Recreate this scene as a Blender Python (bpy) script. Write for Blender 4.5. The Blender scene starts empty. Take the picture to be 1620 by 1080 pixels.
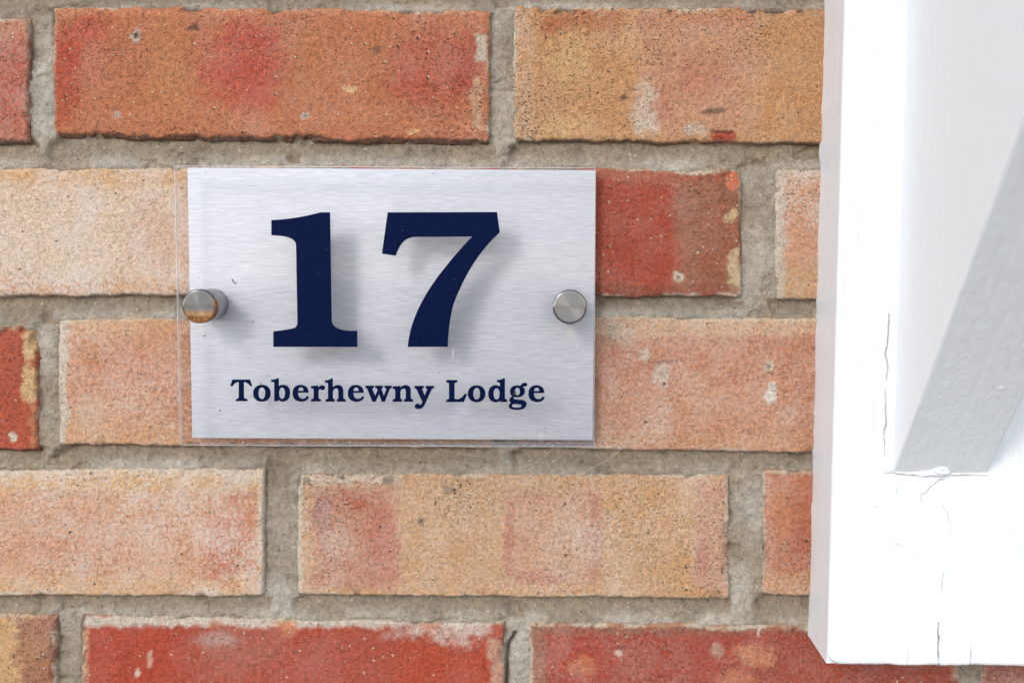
import bpy, math, random
import numpy as np
from mathutils import Vector, Matrix
from mathutils.geometry import tessellate_polygon

# ------------------------------------------------------------------ camera, sky, sun, exposure
scene = bpy.context.scene
MM = 0.001
Z0 = 1.50                      # height of the camera above the ground
D = 0.594                      # camera to brick face
F = 1900.0                     # focal length in photograph pixels (1620 wide)
PX, PY = 905.0, 540.0          # principal point in photograph pixels
PITCH = math.atan(140.0 / F)   # looking slightly down

cam_d = bpy.data.cameras.new('camera')
cam = bpy.data.objects.new('camera', cam_d)
scene.collection.objects.link(cam)
cam.location = (0, -D, Z0)
cam.rotation_euler = (math.pi / 2 - PITCH, 0, 0)
cam_d.sensor_width = 36.0
cam_d.lens = F / 1620.0 * 36.0
cam_d.shift_x = (810.0 - PX) / 1620.0
cam_d.clip_start = 0.01
cam_d.clip_end = 200.0
cam_d.dof.use_dof = True
cam_d.dof.focus_distance = D - 0.022
cam_d.dof.aperture_fstop = 4.5
scene.camera = cam

SUN_EL = math.radians(25.0)
SUN_AZ = math.radians(28.0)    # to the left of the wall's normal
to_sun = Vector((-math.sin(SUN_AZ) * math.cos(SUN_EL), -math.cos(SUN_AZ) * math.cos(SUN_EL), math.sin(SUN_EL)))

world = bpy.data.worlds.new('World')
scene.world = world
world.use_nodes = True
wn = world.node_tree
bg = wn.nodes['Background']
sky = wn.nodes.new('ShaderNodeTexSky')
sky.sky_type = 'NISHITA'
sky.sun_disc = False
sky.sun_elevation = SUN_EL
sky.sun_rotation = math.atan2(to_sun.x, to_sun.y)
sky.air_density = 1.0
sky.dust_density = 0.1
sky.ozone_density = 1.0
hsv = wn.nodes.new('ShaderNodeHueSaturation')      # thin bright overcast: the blue is mostly veiled
hsv.inputs['Saturation'].default_value = 0.35
wn.links.new(sky.outputs[0], hsv.inputs['Color'])
wn.links.new(hsv.outputs[0], bg.inputs[0])
bg.inputs[1].default_value = 0.15

sun_d = bpy.data.lights.new('sun', 'SUN')
sun_d.energy = 0.6
sun_d.angle = math.radians(15.0)
sun_d.color = (1.0, 0.96, 0.91)
sun = bpy.data.objects.new('sun', sun_d)
scene.collection.objects.link(sun)
sun.rotation_euler = to_sun.to_track_quat('Z', 'Y').to_euler()
sun.location = (-1, -3, 4)

scene.view_settings.view_transform = 'Standard'
scene.view_settings.look = 'None'
scene.view_settings.exposure = 1.25
scene.view_settings.gamma = 1.0
scene.render.film_transparent = False

# ------------------------------------------------------------------ helpers
K_ALB = 0.86                   # picture brightness of a lit surface to its albedo
def unproject(px, py, out_mm):
    """a photograph pixel to (x, z) in mm on the plane out_mm in front of the bricks (wall coordinates)"""
    a = (np.asarray(px, float) - PX) / F
    b = (PY - np.asarray(py, float)) / F
    dy = math.cos(PITCH) + b * math.sin(PITCH)
    dz = -math.sin(PITCH) + b * math.cos(PITCH)
    t = (D / MM - out_mm) / dy
    return a * t, dz * t

def lin(c):
    c = np.asarray(c, float) / 255.0
    return np.where(c <= 0.04045, c / 12.92, ((c + 0.055) / 1.055) ** 2.4)

def alb(c):
    return lin(c) * K_ALB

def clay(c):
    """fired clay is duller than it looks beside grey mortar"""
    a = alb(c); g = a @ np.array((0.35, 0.5, 0.15))
    return (a * 0.90 + g * 0.10) * np.array((1.0, 0.985, 0.87))

_rng = np.random.RandomState(7)
_tab = _rng.rand(64, 256, 256)
def vnoise(x, y, seed):
    t = _tab[seed % 64]
    xi = np.floor(x).astype(int); yi = np.floor(y).astype(int)
    fx = x - xi; fy = y - yi
    fx = fx * fx * (3 - 2 * fx); fy = fy * fy * (3 - 2 * fy)
    xi &= 255; yi &= 255
    x1 = (xi + 1) & 255; y1 = (yi + 1) & 255
    a = t[xi, yi] * (1 - fx) + t[x1, yi] * fx
    b = t[xi, y1] * (1 - fx) + t[x1, y1] * fx
    return (a * (1 - fy) + b * fy) * 2 - 1

def fbm(x, y, size, seed, octaves=4, gain=0.5):
    """fractal noise, 'size' is the biggest feature in the unit of x and y; about -1..1"""
    v = 0.0; amp = 1.0; tot = 0.0; f = 1.0 / size
    for k in range(octaves):
        v = v + amp * vnoise(x * f + 17.3 * k + seed * 3.7, y * f + 9.1 * k + seed * 5.3, seed + k)
        tot += amp; amp *= gain; f *= 2.03
    return v / tot * 1.6

def sstep(a, b, x):
    t = np.clip((x - a) / (b - a), 0, 1)
    return t * t * (3 - 2 * t)

def make_mesh(name, V, Q, tri=False):
    V = np.asarray(V, dtype=np.float32); Q = np.asarray(Q, dtype=np.int32)
    me = bpy.data.meshes.new(name)
    n, m, k = len(V), len(Q), Q.shape[1]
    me.vertices.add(n); me.vertices.foreach_set('co', V.ravel())
    me.loops.add(m * k); me.loops.foreach_set('vertex_index', Q.ravel())
    me.polygons.add(m); me.polygons.foreach_set('loop_start', np.arange(0, m * k, k, dtype=np.int32))
    me.update(calc_edges=True); me.validate()
    return me

def smooth(me, on=True):
    me.polygons.foreach_set('use_smooth', np.full(len(me.polygons), on, dtype=bool))

def grid_quads(nu, nv, keep=None):
    i, j = np.meshgrid(np.arange(nu - 1), np.arange(nv - 1), indexing='ij')
    a = i * nv + j
    q = np.stack([a, a + nv, a + nv + 1, a + 1], -1)
    if keep is not None:
        q = q[keep]
    return q.reshape(-1, 4)

def set_color(me, name, C):
    at = me.attributes.new(name, 'FLOAT_COLOR', 'POINT')
    A = np.ones((len(me.vertices), 4), dtype=np.float32)
    A[:, :3] = C
    at.data.foreach_set('color', A.ravel())

def link(name, me, mat, parent=None, loc=(0, 0, 0)):
    o = bpy.data.objects.new(name, me)
    scene.collection.objects.link(o)
    o.location = loc
    if mat is not None:
        me.materials.append(mat)
    if parent is not None:
        o.parent = parent
    return o

def empty(name, loc, label, cat, rot=(0, 0, 0)):
    o = bpy.data.objects.new(name, None)
    scene.collection.objects.link(o)
    o.location = loc; o.rotation_euler = rot
    o.empty_display_size = 0.03
    o['label'] = label; o['category'] = cat
    return o

class N:
    """small node-tree helper"""
    def __init__(self, name):
        self.m = bpy.data.materials.new(name)
        self.m.use_nodes = True
        self.t = self.m.node_tree
        self.b = self.t.nodes['Principled BSDF']
        self.out = self.t.nodes['Material Output']
    def new(self, typ, **kw):
        n = self.t.nodes.new(typ)
        for k, v in kw.items():
            setattr(n, k, v)
        return n
    def put(self, sock, v):
        if isinstance(v, bpy.types.NodeSocket):
            self.t.links.new(v, sock)
        else:
            sock.default_value = v
    def math(self, op, a, b=0.0, c=0.0, clamp=False):
        n = self.new('ShaderNodeMath', operation=op, use_clamp=clamp)
        for s, v in zip(n.inputs, (a, b, c)):
            self.put(s, v)
        return n.outputs[0]
    def mix(self, f, a, b, blend='MIX'):
        n = self.new('ShaderNodeMix', data_type='RGBA', blend_type=blend)
        self.put(n.inputs[0], f)
        self.put(n.inputs[6], a if isinstance(a, bpy.types.NodeSocket) else (*a, 1))
        self.put(n.inputs[7], b if isinstance(b, bpy.types.NodeSocket) else (*b, 1))
        return n.outputs[2]
    def ramp(self, v, lo, hi, tlo=0.0, thi=1.0):
        n = self.new('ShaderNodeMapRange', interpolation_type='SMOOTHSTEP')
        self.put(n.inputs[0], v)
        for k, x in zip((1, 2, 3, 4), (lo, hi, tlo, thi)):
            self.put(n.inputs[k], x)
        return n.outputs[0]
    def noise(self, vec, scale, detail=3.0, rough=0.55):
        n = self.new('ShaderNodeTexNoise')
        self.put(n.inputs['Vector'], vec)
        n.inputs['Scale'].default_value = scale
        n.inputs['Detail'].default_value = detail
        n.inputs['Roughness'].default_value = rough
        return n.outputs[0]
    def voronoi(self, vec, scale):
        n = self.new('ShaderNodeTexVoronoi')
        self.put(n.inputs['Vector'], vec)
        n.inputs['Scale'].default_value = scale
        return n.outputs['Distance'], n.outputs['Color']
    def pos(self):
        return self.new('ShaderNodeNewGeometry').outputs['Position']
    def mapping(self, vec, scale):
        n = self.new('ShaderNodeMapping')
        self.put(n.inputs[0], vec)
        n.inputs['Scale'].default_value = scale
        return n.outputs[0]
    def attr(self, name):
        return self.new('ShaderNodeAttribute', attribute_name=name)
    def bump(self, h, strength, dist, normal=None):
        n = self.new('ShaderNodeBump')
        n.inputs['Strength'].default_value = strength
        n.inputs['Distance'].default_value = dist
        self.put(n.inputs['Height'], h)
        if normal is not None:
            self.put(n.inputs['Normal'], normal)
        return n.outputs[0]
    def sep(self, c):
        n = self.new('ShaderNodeSeparateColor')
        self.put(n.inputs[0], c)
        return n.outputs

# ------------------------------------------------------------------ materials
def fired_clay():
    n = N('fired_clay')
    P = n.pos()
    col = n.attr('Col').outputs['Color']
    ctl = n.sep(n.attr('Ctl').outputs['Color'])
    # grain of the clay
    g1 = n.noise(P, 420, 5, 0.65)
    g2 = n.noise(P, 1500, 3, 0.6)
    val = n.math('ADD', n.math('MULTIPLY', g1, 0.75), n.math('MULTIPLY', g2, 0.85))
    k = n.ramp(val, 0.45, 1.15, 0.40, 1.56)
    hue = n.noise(P, 190, 4, 0.6)
    c = n.mix(n.ramp(hue, 0.35, 0.7, 0, 0.4), col, n.mix(1.0, col, (1.10, 0.93, 0.84), 'MULTIPLY'))
    kc = n.new('ShaderNodeCombineColor')
    for s in kc.inputs:
        n.put(s, k)
    c = n.mix(0.85, c, kc.outputs[0], 'MULTIPLY')
    # pale lime bloom in the pores
    mo = n.noise(P, 560, 6, 0.75)
    mo2 = n.noise(P, 60, 3, 0.6)
    thr = n.math('ADD', mo, n.math('MULTIPLY', n.math('SUBTRACT', mo2, 0.5), 0.55))
    m = n.math('MULTIPLY', n.ramp(thr, 0.36, 0.68), ctl[0])
    c = n.mix(m, c, tuple(alb((236, 215, 200))))
    # pale sand grains
    d2, r2 = n.voronoi(P, 430)
    rr2 = n.sep(r2)
    gsel = n.math('GREATER_THAN', rr2[0], n.math('SUBTRACT', 1.0, n.math('MULTIPLY', ctl[2], 0.34)))
    grain = n.math('MULTIPLY', gsel, n.ramp(n.math('DIVIDE', d2, n.math('ADD', 0.12, n.math('MULTIPLY', n.math('POWER', rr2[1], 2.0), 0.95))), 0.12, 0.42, 1, 0))
    c = n.mix(n.math('MULTIPLY', grain, n.math('ADD', 0.35, n.math('MULTIPLY', rr2[2], 0.55))), c, tuple(alb((240, 208, 178))))
    # dark burnt pits
    wob = n.new('ShaderNodeVectorMath', operation='ADD')
    nz = n.new('ShaderNodeTexNoise'); n.put(nz.inputs['Vector'], P); nz.inputs['Scale'].default_value = 900
    sc = n.new('ShaderNodeVectorMath', operation='SCALE'); n.put(sc.inputs[0], nz.outputs['Color']); sc.inputs['Scale'].default_value = 0.0011
    n.put(wob.inputs[0], P); n.put(wob.inputs[1], sc.outputs[0])
    d1, r1 = n.voronoi(wob.outputs[0], 430)
    rr = n.sep(r1)
    sel = n.math('GREATER_THAN', rr[0], n.math('SUBTRACT', 1.0, n.math('MULTIPLY', ctl[1], 0.55)))
    pit = n.math('MULTIPLY', sel, n.ramp(n.math('DIVIDE', d1, n.math('ADD', 0.2, n.math('POWER', rr[1], 2.5))), 0.14, 0.36, 1, 0))
    c = n.mix(n.math('MULTIPLY', pit, 0.82), c, tuple(alb((72, 52, 42))))
    # small irregular pores, a little longer than high
    po = n.noise(n.mapping(P, (1.0, 1.0, 1.7)), 640, 3, 0.6)
    pth = n.math('ADD', 0.315, n.math('MULTIPLY', ctl[1], 0.11))
    pore = n.ramp(n.math('SUBTRACT', po, pth), -0.055, 0.02, 1, 0)
    c = n.mix(n.math('MULTIPLY', pore, 0.72), c, n.mix(1.0, c, (0.22, 0.19, 0.18), 'MULTIPLY'))
    pit = n.math('MAXIMUM', pit, pore)
    n.put(n.b.inputs['Base Color'], c)
    n.b.inputs['Roughness'].default_value = 0.86
    n.b.inputs['Specular IOR Level'].default_value = 0.25
    h = n.math('SUBTRACT', n.math('ADD', n.math('MULTIPLY', g1, 1.0), n.math('MULTIPLY', g2, 0.55)), n.math('MULTIPLY', pit, 0.9))
    h = n.math('ADD', h, n.math('MULTIPLY', grain, 0.35))
    n.put(n.b.inputs['Normal'], n.bump(h, 1.0, 0.0021))
    return n.m

def mortar_mat():
    n = N('sand_mortar')
    P = n.pos()
    col = n.attr('Col').outputs['Color']
    g1 = n.noise(P, 330, 6, 0.7)
    g2 = n.noise(P, 1700, 2, 0.6)
    k = n.ramp(n.math('ADD', n.math('MULTIPLY', g1, 0.8), n.math('MULTIPLY', g2, 0.6)), 0.4, 1.05, 0.55, 1.42)
    kc = n.new('ShaderNodeCombineColor')
    for s in kc.inputs:
        n.put(s, k)
    c = n.mix(0.9, col, kc.outputs[0], 'MULTIPLY')
    d, r = n.voronoi(P, 420)
    rr = n.sep(r)
    dark = n.math('MULTIPLY', n.math('GREATER_THAN', rr[0], 0.88), n.ramp(n.math('DIVIDE', d, n.math('ADD', 0.3, n.math('POWER', rr[1], 2.0))), 0.12, 0.42, 0.6, 0))
    c = n.mix(dark, c, tuple(alb((78, 70, 60))))
    d3, r3 = n.voronoi(P, 900)
    rr3 = n.sep(r3)
    c = n.mix(n.math('MULTIPLY', n.ramp(d3, 0.1, 0.5, 0.5, 0), n.math('GREATER_THAN', rr3[0], 0.6)), c, n.mix(rr3[1], tuple(alb((104, 90, 74))), tuple(alb((228, 212, 190)))))
    lite = n.math('MULTIPLY', n.math('LESS_THAN', rr[0], 0.07), n.ramp(d, 0.15, 0.4, 0.8, 0))
    c = n.mix(lite, c, tuple(alb((222, 208, 188))))
    n.put(n.b.inputs['Base Color'], c)
    n.b.inputs['Roughness'].default_value = 0.95
    n.b.inputs['Specular IOR Level'].default_value = 0.15
    h = n.math('ADD', g1, n.math('MULTIPLY', g2, 0.5))
    n.put(n.b.inputs['Normal'], n.bump(h, 1.0, 0.0032))
    return n.m

def brushed_sheet():
    n = N('brushed_aluminium_sheet')
    tc = n.new('ShaderNodeTexCoord').outputs['Object']
    s1 = n.noise(n.mapping(tc, (120, 1, 2100)), 1.0, 4, 0.6)
    s2 = n.noise(n.mapping(tc, (50, 1, 900)), 1.0, 3, 0.6)
    s = n.math('ADD', n.math('MULTIPLY', s1, 0.75), n.math('MULTIPLY', s2, 0.35))
    k = n.ramp(s, 0.36, 0.76, 0.0, 1.0)
    c = n.mix(k, (0.425, 0.418, 0.440), (0.575, 0.566, 0.588))
    n.put(n.b.inputs['Base Color'], c)
    n.b.inputs['Metallic'].default_value = 0.0
    n.b.inputs['Specular IOR Level'].default_value = 0.3
    n.put(n.b.inputs['Roughness'], n.ramp(s, 0.3, 0.75, 0.62, 0.5))
    n.put(n.b.inputs['Normal'], n.bump(s, 0.25, 0.0004))
    return n.m

def plain(name, col, rough=0.5, metal=0.0, spec=0.5):
    n = N(name)
    n.b.inputs['Base Color'].default_value = (*col, 1)
    n.b.inputs['Roughness'].default_value = rough
    n.b.inputs['Metallic'].default_value = metal
    n.b.inputs['Specular IOR Level'].default_value = spec
    return n.m

def vinyl():
    n = N('navy_vinyl')
    P = n.pos()
    c = n.mix(n.ramp(n.noise(P, 1400, 2), 0.35, 0.7), (0.0006, 0.0040, 0.026), (0.0012, 0.0066, 0.038))
    n.put(n.b.inputs['Base Color'], c)
    n.b.inputs['Roughness'].default_value = 0.4
    n.b.inputs['Specular IOR Level'].default_value = 0.03
    return n.m

def acrylic():
    n = N('clear_acrylic')
    t = n.new('ShaderNodeBsdfTransparent'); t.inputs[0].default_value = (0.985, 0.985, 0.99, 1)
    g = n.new('ShaderNodeBsdfGlossy'); g.inputs['Roughness'].default_value = 0.02
    f = n.new('ShaderNodeFresnel'); f.inputs[0].default_value = 1.2
    m = n.new('ShaderNodeMixShader')
    n.put(m.inputs[0], f.outputs[0]); n.put(m.inputs[1], t.outputs[0]); n.put(m.inputs[2], g.outputs[0])
    n.put(n.out.inputs[0], m.outputs[0])
    return n.m

def acrylic_edge():
    n = N('sawn_acrylic_edge')
    t = n.new('ShaderNodeBsdfTransparent')
    d = n.new('ShaderNodeBsdfPrincipled')
    d.inputs['Base Color'].default_value = (0.80, 0.76, 0.75, 1)
    d.inputs['Roughness'].default_value = 0.25
    m = n.new('ShaderNodeMixShader'); m.inputs[0].default_value = 0.5
    n.put(m.inputs[1], t.outputs[0]); n.put(m.inputs[2], d.outputs[0])
    n.put(n.out.inputs[0], m.outputs[0])
    return n.m

def turned_steel(rusty):
    n = N('turned_steel_rusty' if rusty else 'turned_steel')
    tc = n.new('ShaderNodeTexCoord').outputs['Object']
    xyz = n.new('ShaderNodeSeparateXYZ'); n.put(xyz.inputs[0], tc)
    rad = n.math('SQRT', n.math('ADD', n.math('POWER', xyz.outputs[0], 2.0), n.math('POWER', xyz.outputs[2], 2.0)))
    rings = n.new('ShaderNodeTexNoise', noise_dimensions='1D')
    n.put(rings.inputs['W'], rad); rings.inputs['Scale'].default_value = 2600; rings.inputs['Detail'].default_value = 3
    base = n.mix(rings.outputs[0], *(((0.07, 0.068, 0.07), (0.17, 0.165, 0.17)) if rusty else ((0.12, 0.115, 0.118), (0.24, 0.23, 0.235))))
    metal = 1.0
    rough = 0.22
    if rusty:
        wob = n.noise(tc, 420, 4, 0.65)
        low = n.math('ADD', n.math('MULTIPLY', xyz.outputs[2], -1.0), n.math('MULTIPLY', n.math('SUBTRACT', wob, 0.5), 0.0022))
        rim = n.math('MULTIPLY', n.ramp(rad, 0.0072, 0.0079), n.ramp(n.math('ADD', low, n.math('MULTIPLY', xyz.outputs[0], 0.35)), -0.0022, 0.001))
        msk = n.math('MAXIMUM', n.ramp(low, 0.0036, 0.0054), rim)
        rc = n.mix(n.ramp(n.noise(tc, 900, 3), 0.3, 0.7), (0.055, 0.018, 0.004), (0.36, 0.12, 0.02))
        amber = n.math('MAXIMUM', n.ramp(low, 0.0008, 0.0046), n.math('MULTIPLY', rim, 1.0))
        base = n.mix(n.math('MULTIPLY', amber, 0.8), base, (0.30, 0.155, 0.045))
        base = n.mix(msk, base, rc)
        metal = n.math('SUBTRACT', 1.0, n.math('MULTIPLY', msk, 0.85))
        rough = n.math('ADD', 0.22, n.math('MULTIPLY', msk, 0.35))
    n.put(n.b.inputs['Base Color'], base)
    n.put(n.b.inputs['Metallic'], metal)
    n.put(n.b.inputs['Roughness'], rough)
    n.b.inputs['Anisotropic'].default_value = 0.9
    n.b.inputs['Anisotropic Rotation'].default_value = 0.25
    tg = n.new('ShaderNodeTangent', direction_type='RADIAL', axis='Y')
    n.put(n.b.inputs['Tangent'], tg.outputs[0])
    n.put(n.b.inputs['Normal'], n.bump(rings.outputs[0], 0.12, 0.0002))
    return n.m

def white_paint():
    n = N('white_gloss_paint')
    tc = n.new('ShaderNodeTexCoord').outputs['Object']
    col = n.attr('Col').outputs['Color']
    g = n.noise(n.mapping(tc, (900, 900, 70)), 1.0, 4, 0.6)
    g2 = n.noise(n.mapping(tc, (160, 160, 40)), 1.0, 3, 0.6)
    d, r = n.voronoi(tc, 150)
    rr = n.sep(r)
    fleck = n.math('MULTIPLY', n.math('GREATER_THAN', rr[0], 0.955), n.ramp(d, 0.03, 0.09, 0.55, 0))
    c = n.mix(fleck, col, (0.30, 0.27, 0.25))
    n.put(n.b.inputs['Base Color'], c)
    n.b.inputs['Roughness'].default_value = 0.42
    n.b.inputs['Specular IOR Level'].default_value = 0.4
    n.put(n.b.inputs['Normal'], n.bump(n.math('ADD', n.math('MULTIPLY', g, 0.9), g2), 0.6, 0.0010))
    return n.m

M_CLAY = fired_clay(); M_MORTAR = mortar_mat(); M_ALU = brushed_sheet(); M_CORE = plain('sheet_core', (0.16, 0.16, 0.17), 0.6)
M_VINYL = vinyl(); M_ACR = acrylic(); M_EDGE = acrylic_edge()
M_STEEL = turned_steel(False); M_RUST = turned_steel(True); M_BARREL = plain('satin_steel', (0.36, 0.36, 0.37), 0.42, 0.6)
M_PAINT = white_paint()

# ------------------------------------------------------------------ unseen ground in front of the wall, added for its bounce light
def ground_mat():
    n = N('bounce_ground')
    P = n.pos()
    c = n.mix(n.noise(P, 9, 6, 0.65), (0.19, 0.19, 0.19), (0.28, 0.28, 0.28))
    n.put(n.b.inputs['Base Color'], c)
    n.b.inputs['Roughness'].default_value = 0.9
    n.put(n.b.inputs['Normal'], n.bump(n.noise(P, 120, 4), 0.5, 0.003))
    return n.m
gm = make_mesh('ground', [(-40, -60, 0), (40, -60, 0), (40, 0.4, 0), (-40, 0.4, 0)], [(0, 1, 2, 3)])
ground = link('ground', gm, ground_mat())
ground['kind'] = 'structure'

# ------------------------------------------------------------------ brick wall
wall = empty('brick_wall', (0, 0, Z0), 'weathered red and buff brick wall with grey mortar behind the sign', 'wall')

# one entry per brick: pixel outline (x0, x1, top at x0, top at x1, bottom at x0, bottom at x1), base colour, patches, rims, and how it wears
# patch: (shape, x0, y0, x1, y1, colour, strength, softness px); rim: side -> (width px, colour, strength)
# wear: (lime bloom, dark pits, pale grains); under: dark broken lower arris in px; chip: how ragged the edges are
PALE = (214, 203, 190)
BR = []
def brick(box, base, patches=(), rims=None, wear=(0.2, 0.3, 0.4), under=0, chip=1.0, fine=True, mott=0.06):
    BR.append(dict(box=box, base=base, patches=patches, rims=rims or {}, wear=wear, under=under, chip=chip, fine=fine, mott=mott))

# course 1
brick((-643, 47, 26, 29, 219, 226), (193, 104, 78), [
    ('e', -60, 60, 60, 190, (190, 92, 74), .7, 25), ('e', -10, 28, 50, 60, (205, 140, 110), .7, 14)],
    {'right': (6, (120, 75, 58), .7), 'top': (8, (205, 150, 125), .6)}, (.25, .3, .6), 6, 1.2)
brick((83, 775, 10, 17, 218, 228), (197, 116, 78), [
    ('r', 78, 40, 128, 205, (190, 66, 36), .95, 26), ('e', 110, 20, 180, 125, (203, 84, 60), .8, 24),
    ('e', 128, 70, 180, 135, (204, 132, 108), .7, 16), ('r', 170, 40, 300, 200, (196, 118, 80), .8, 40),
    ('e', 235, 30, 300, 190, (203, 131, 80), .8, 26), ('e', 325, 35, 455, 178, (198, 76, 56), .95, 34),
    ('r', 460, 30, 620, 200, (198, 118, 74), .8, 36), ('e', 615, 50, 750, 175, (192, 84, 62), .9, 40),
    ('r', 718, 60, 758, 140, (178, 62, 40), .8, 18), ('r', 83, 10, 775, 24, (216, 138, 98), .75, 9),
    ('r', 100, 172, 700, 212, (204, 128, 92), .5, 18), ('r', 748, 120, 764, 205, (205, 165, 132), .75, 8),
    ('r', 752, 50, 768, 98, (205, 196, 184), .85, 6),
    ('e', 208, 48, 226, 66, (202, 190, 180), .85, 4), ('e', 213, 52, 221, 61, (60, 52, 48), .95, 3),
    ('e', 180, 176, 192, 188, (205, 190, 180), .8, 3), ('e', 478, 177, 489, 190, (212, 205, 200), .85, 3), ('e', 481, 181, 486, 186, (80, 66, 60), .9, 2),
    ('e', 298, 32, 314, 47, (95, 66, 56), .8, 5), ('e', 545, 133, 566, 145, (232, 190, 140), .85, 4),
    ('e', 590, 70, 602, 84, (110, 84, 64), .7, 4), ('e', 646, 204, 664, 214, (232, 180, 130), .8, 4)],
    {'left': (4, (210, 150, 120), .6)}, (.10, .42, .62), 11, 1.2)
brick((813, 1500, 11, 13, 224, 231), (208, 152, 106), [
    ('r', 860, 22, 985, 54, (188, 104, 64), .8, 16), ('r', 1010, 20, 1190, 44, (196, 112, 78), .6, 16),
    ('e', 870, 60, 930, 125, (222, 176, 118), .7, 20), ('r', 935, 100, 1010, 215, (208, 148, 96), .8, 20),
    ('r', 1020, 36, 1195, 215, (208, 148, 118), .85, 26), ('e', 1040, 90, 1160, 160, (200, 124, 98), .6, 26),
    ('e', 1004, 130, 1050, 222, (217, 200, 188), .85, 14), ('e', 1035, 140, 1062, 190, (200, 104, 78), .6, 12),
    ('r', 1205, 30, 1310, 212, (205, 144, 92), .85, 24), ('r', 812, 10, 842, 220, (214, 176, 148), .6, 12),
    ('r', 850, 186, 935, 215, (226, 184, 128), .6, 10), ('e', 1124, 207, 1164, 232, (186, 66, 36), .95, 4), ('r', 1126, 207, 1160, 212, (70, 34, 24), .8, 3),
    ('e', 1110, 172, 1148, 182, (96, 62, 46), .8, 3), ('e', 983, 152, 993, 160, (66, 52, 44), .9, 3),
    ('e', 1085, 195, 1120, 215, (205, 196, 190), .6, 8)],
    {'top': (6, (222, 160, 118), .5), 'left': (5, (216, 180, 160), .6)}, (.15, .5, .45), 5, 1.6)
# course 2
brick((-243, 447, 268, 264, 473, 466), (230, 194, 172), [
    ('r', -250, 262, 460, 294, (226, 168, 106), .85, 12), ('r', -250, 300, 460, 440, (232, 204, 184), .85, 30),
    ('r', -250, 444, 460, 470, (214, 146, 92), .75, 14), ('e', 200, 320, 300, 430, (216, 152, 124), .5, 30),
    ('r', 286, 265, 300, 470, (205, 132, 104), .35, 6)],
    {'top': (5, (226, 186, 140), .6)}, (.85, .22, .3), 4, .7)
brick((482, 1173, 264, 268, 468, 471), (184, 92, 66), [
    ('r', 900, 285, 1066, 462, (184, 70, 46), .9, 20), ('r', 930, 264, 1080, 292, (190, 112, 88), .6, 12),
    ('r', 1075, 285, 1172, 462, (158, 96, 66), .85, 22), ('e', 1135, 262, 1175, 330, (140, 82, 52), .7, 14),
    ('e', 1150, 276, 1168, 304, (226, 112, 62), .95, 4), ('e', 1150, 328, 1168, 352, (212, 182, 140), .9, 5),
    ('r', 1152, 390, 1170, 466, (216, 192, 152), .85, 6), ('e', 1063, 432, 1081, 448, (222, 206, 188), .95, 4), ('e', 1068, 436, 1076, 444, (120, 80, 66), .8, 2),
    ('r', 930, 450, 1172, 472, (150, 74, 50), .7, 10)],
    {'right': (4, (150, 100, 76), .5)}, (.12, .25, .95), 5, 1.2)
brick((1226, 1900, 268, 270, 474, 478), (214, 160, 124), [
    ('r', 1226, 290, 1310, 430, (212, 146, 118), .7, 20), ('r', 1226, 420, 1310, 478, (204, 152, 92), .8, 16),
    ('r', 1224, 268, 1242, 470, (204, 196, 188), .75, 8)],
    {'top': (8, (206, 186, 166), .7)}, (.8, .3, .4), 3, 1.0)
# course 3
brick((-633, 58, 514, 518, 707, 715), (190, 84, 56), [
    ('r', 38, 520, 56, 570, (224, 190, 146), .85, 7), ('e', 34, 575, 58, 640, (224, 188, 138), .85, 7), ('r', 46, 640, 58, 710, (206, 140, 100), .6, 6),
    ('e', -20, 560, 30, 690, (186, 78, 50), .7, 16), ('e', 14, 684, 26, 698, (225, 215, 205), .9, 3)],
    {'top': (6, (170, 96, 70), .6)}, (.08, .3, .5), 5, 1.6)
brick((92, 782, 504, 498, 706, 710), (219, 156, 122), [
    ('r', 100, 500, 800, 528, (224, 172, 126), .7, 12), ('e', 120, 540, 270, 640, (210, 134, 104), .75, 40),
    ('e', 110, 625, 170, 680, (218, 186, 166), .6, 20), ('e', 160, 600, 260, 660, (222, 172, 148), .55, 26),
    ('r', 95, 660, 800, 706, (218, 160, 112), .7, 16), ('r', 270, 510, 320, 700, (206, 136, 106), .5, 16)],
    {'left': (14, (214, 206, 196), .8), 'top': (4, PALE, .5)}, (.55, .25, .25), 5, .8)
brick((817, 1512, 498, 507, 709, 721), (208, 144, 114), [
    ('r', 900, 505, 1290, 530, (222, 182, 150), .7, 10), ('e', 950, 505, 1000, 540, (214, 200, 190), .6, 12),
    ('e', 930, 540, 1060, 620, (198, 124, 104), .65, 34), ('r', 1000, 540, 1290, 600, (206, 132, 102), .5, 24),
    ('r', 945, 620, 1050, 690, (212, 160, 138), .6, 22), ('r', 1060, 600, 1250, 690, (214, 150, 116), .6, 26),
    ('r', 940, 685, 1290, 716, (212, 154, 112), .6, 10), ('e', 1208, 604, 1228, 640, (228, 222, 222), .95, 5),
    ('e', 1206, 570, 1224, 584, (226, 206, 180), .9, 3), ('e', 1211, 574, 1218, 580, (60, 48, 40), .9, 2),
    ('r', 1033, 574, 1058, 608, (206, 186, 174), .8, 5), ('e', 1010, 548, 1030, 572, (216, 198, 184), .7, 6),
    ('r', 1025, 571, 1072, 574, (112, 74, 60), .7, 2), ('e', 1228, 640, 1260, 668, (214, 178, 162), .6, 8), ('e', 1268, 560, 1280, 700, (204, 120, 84), .5, 8)],
    {'top': (7, (224, 200, 176), .8)}, (.35, .22, .35), 3, .7)
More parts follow.
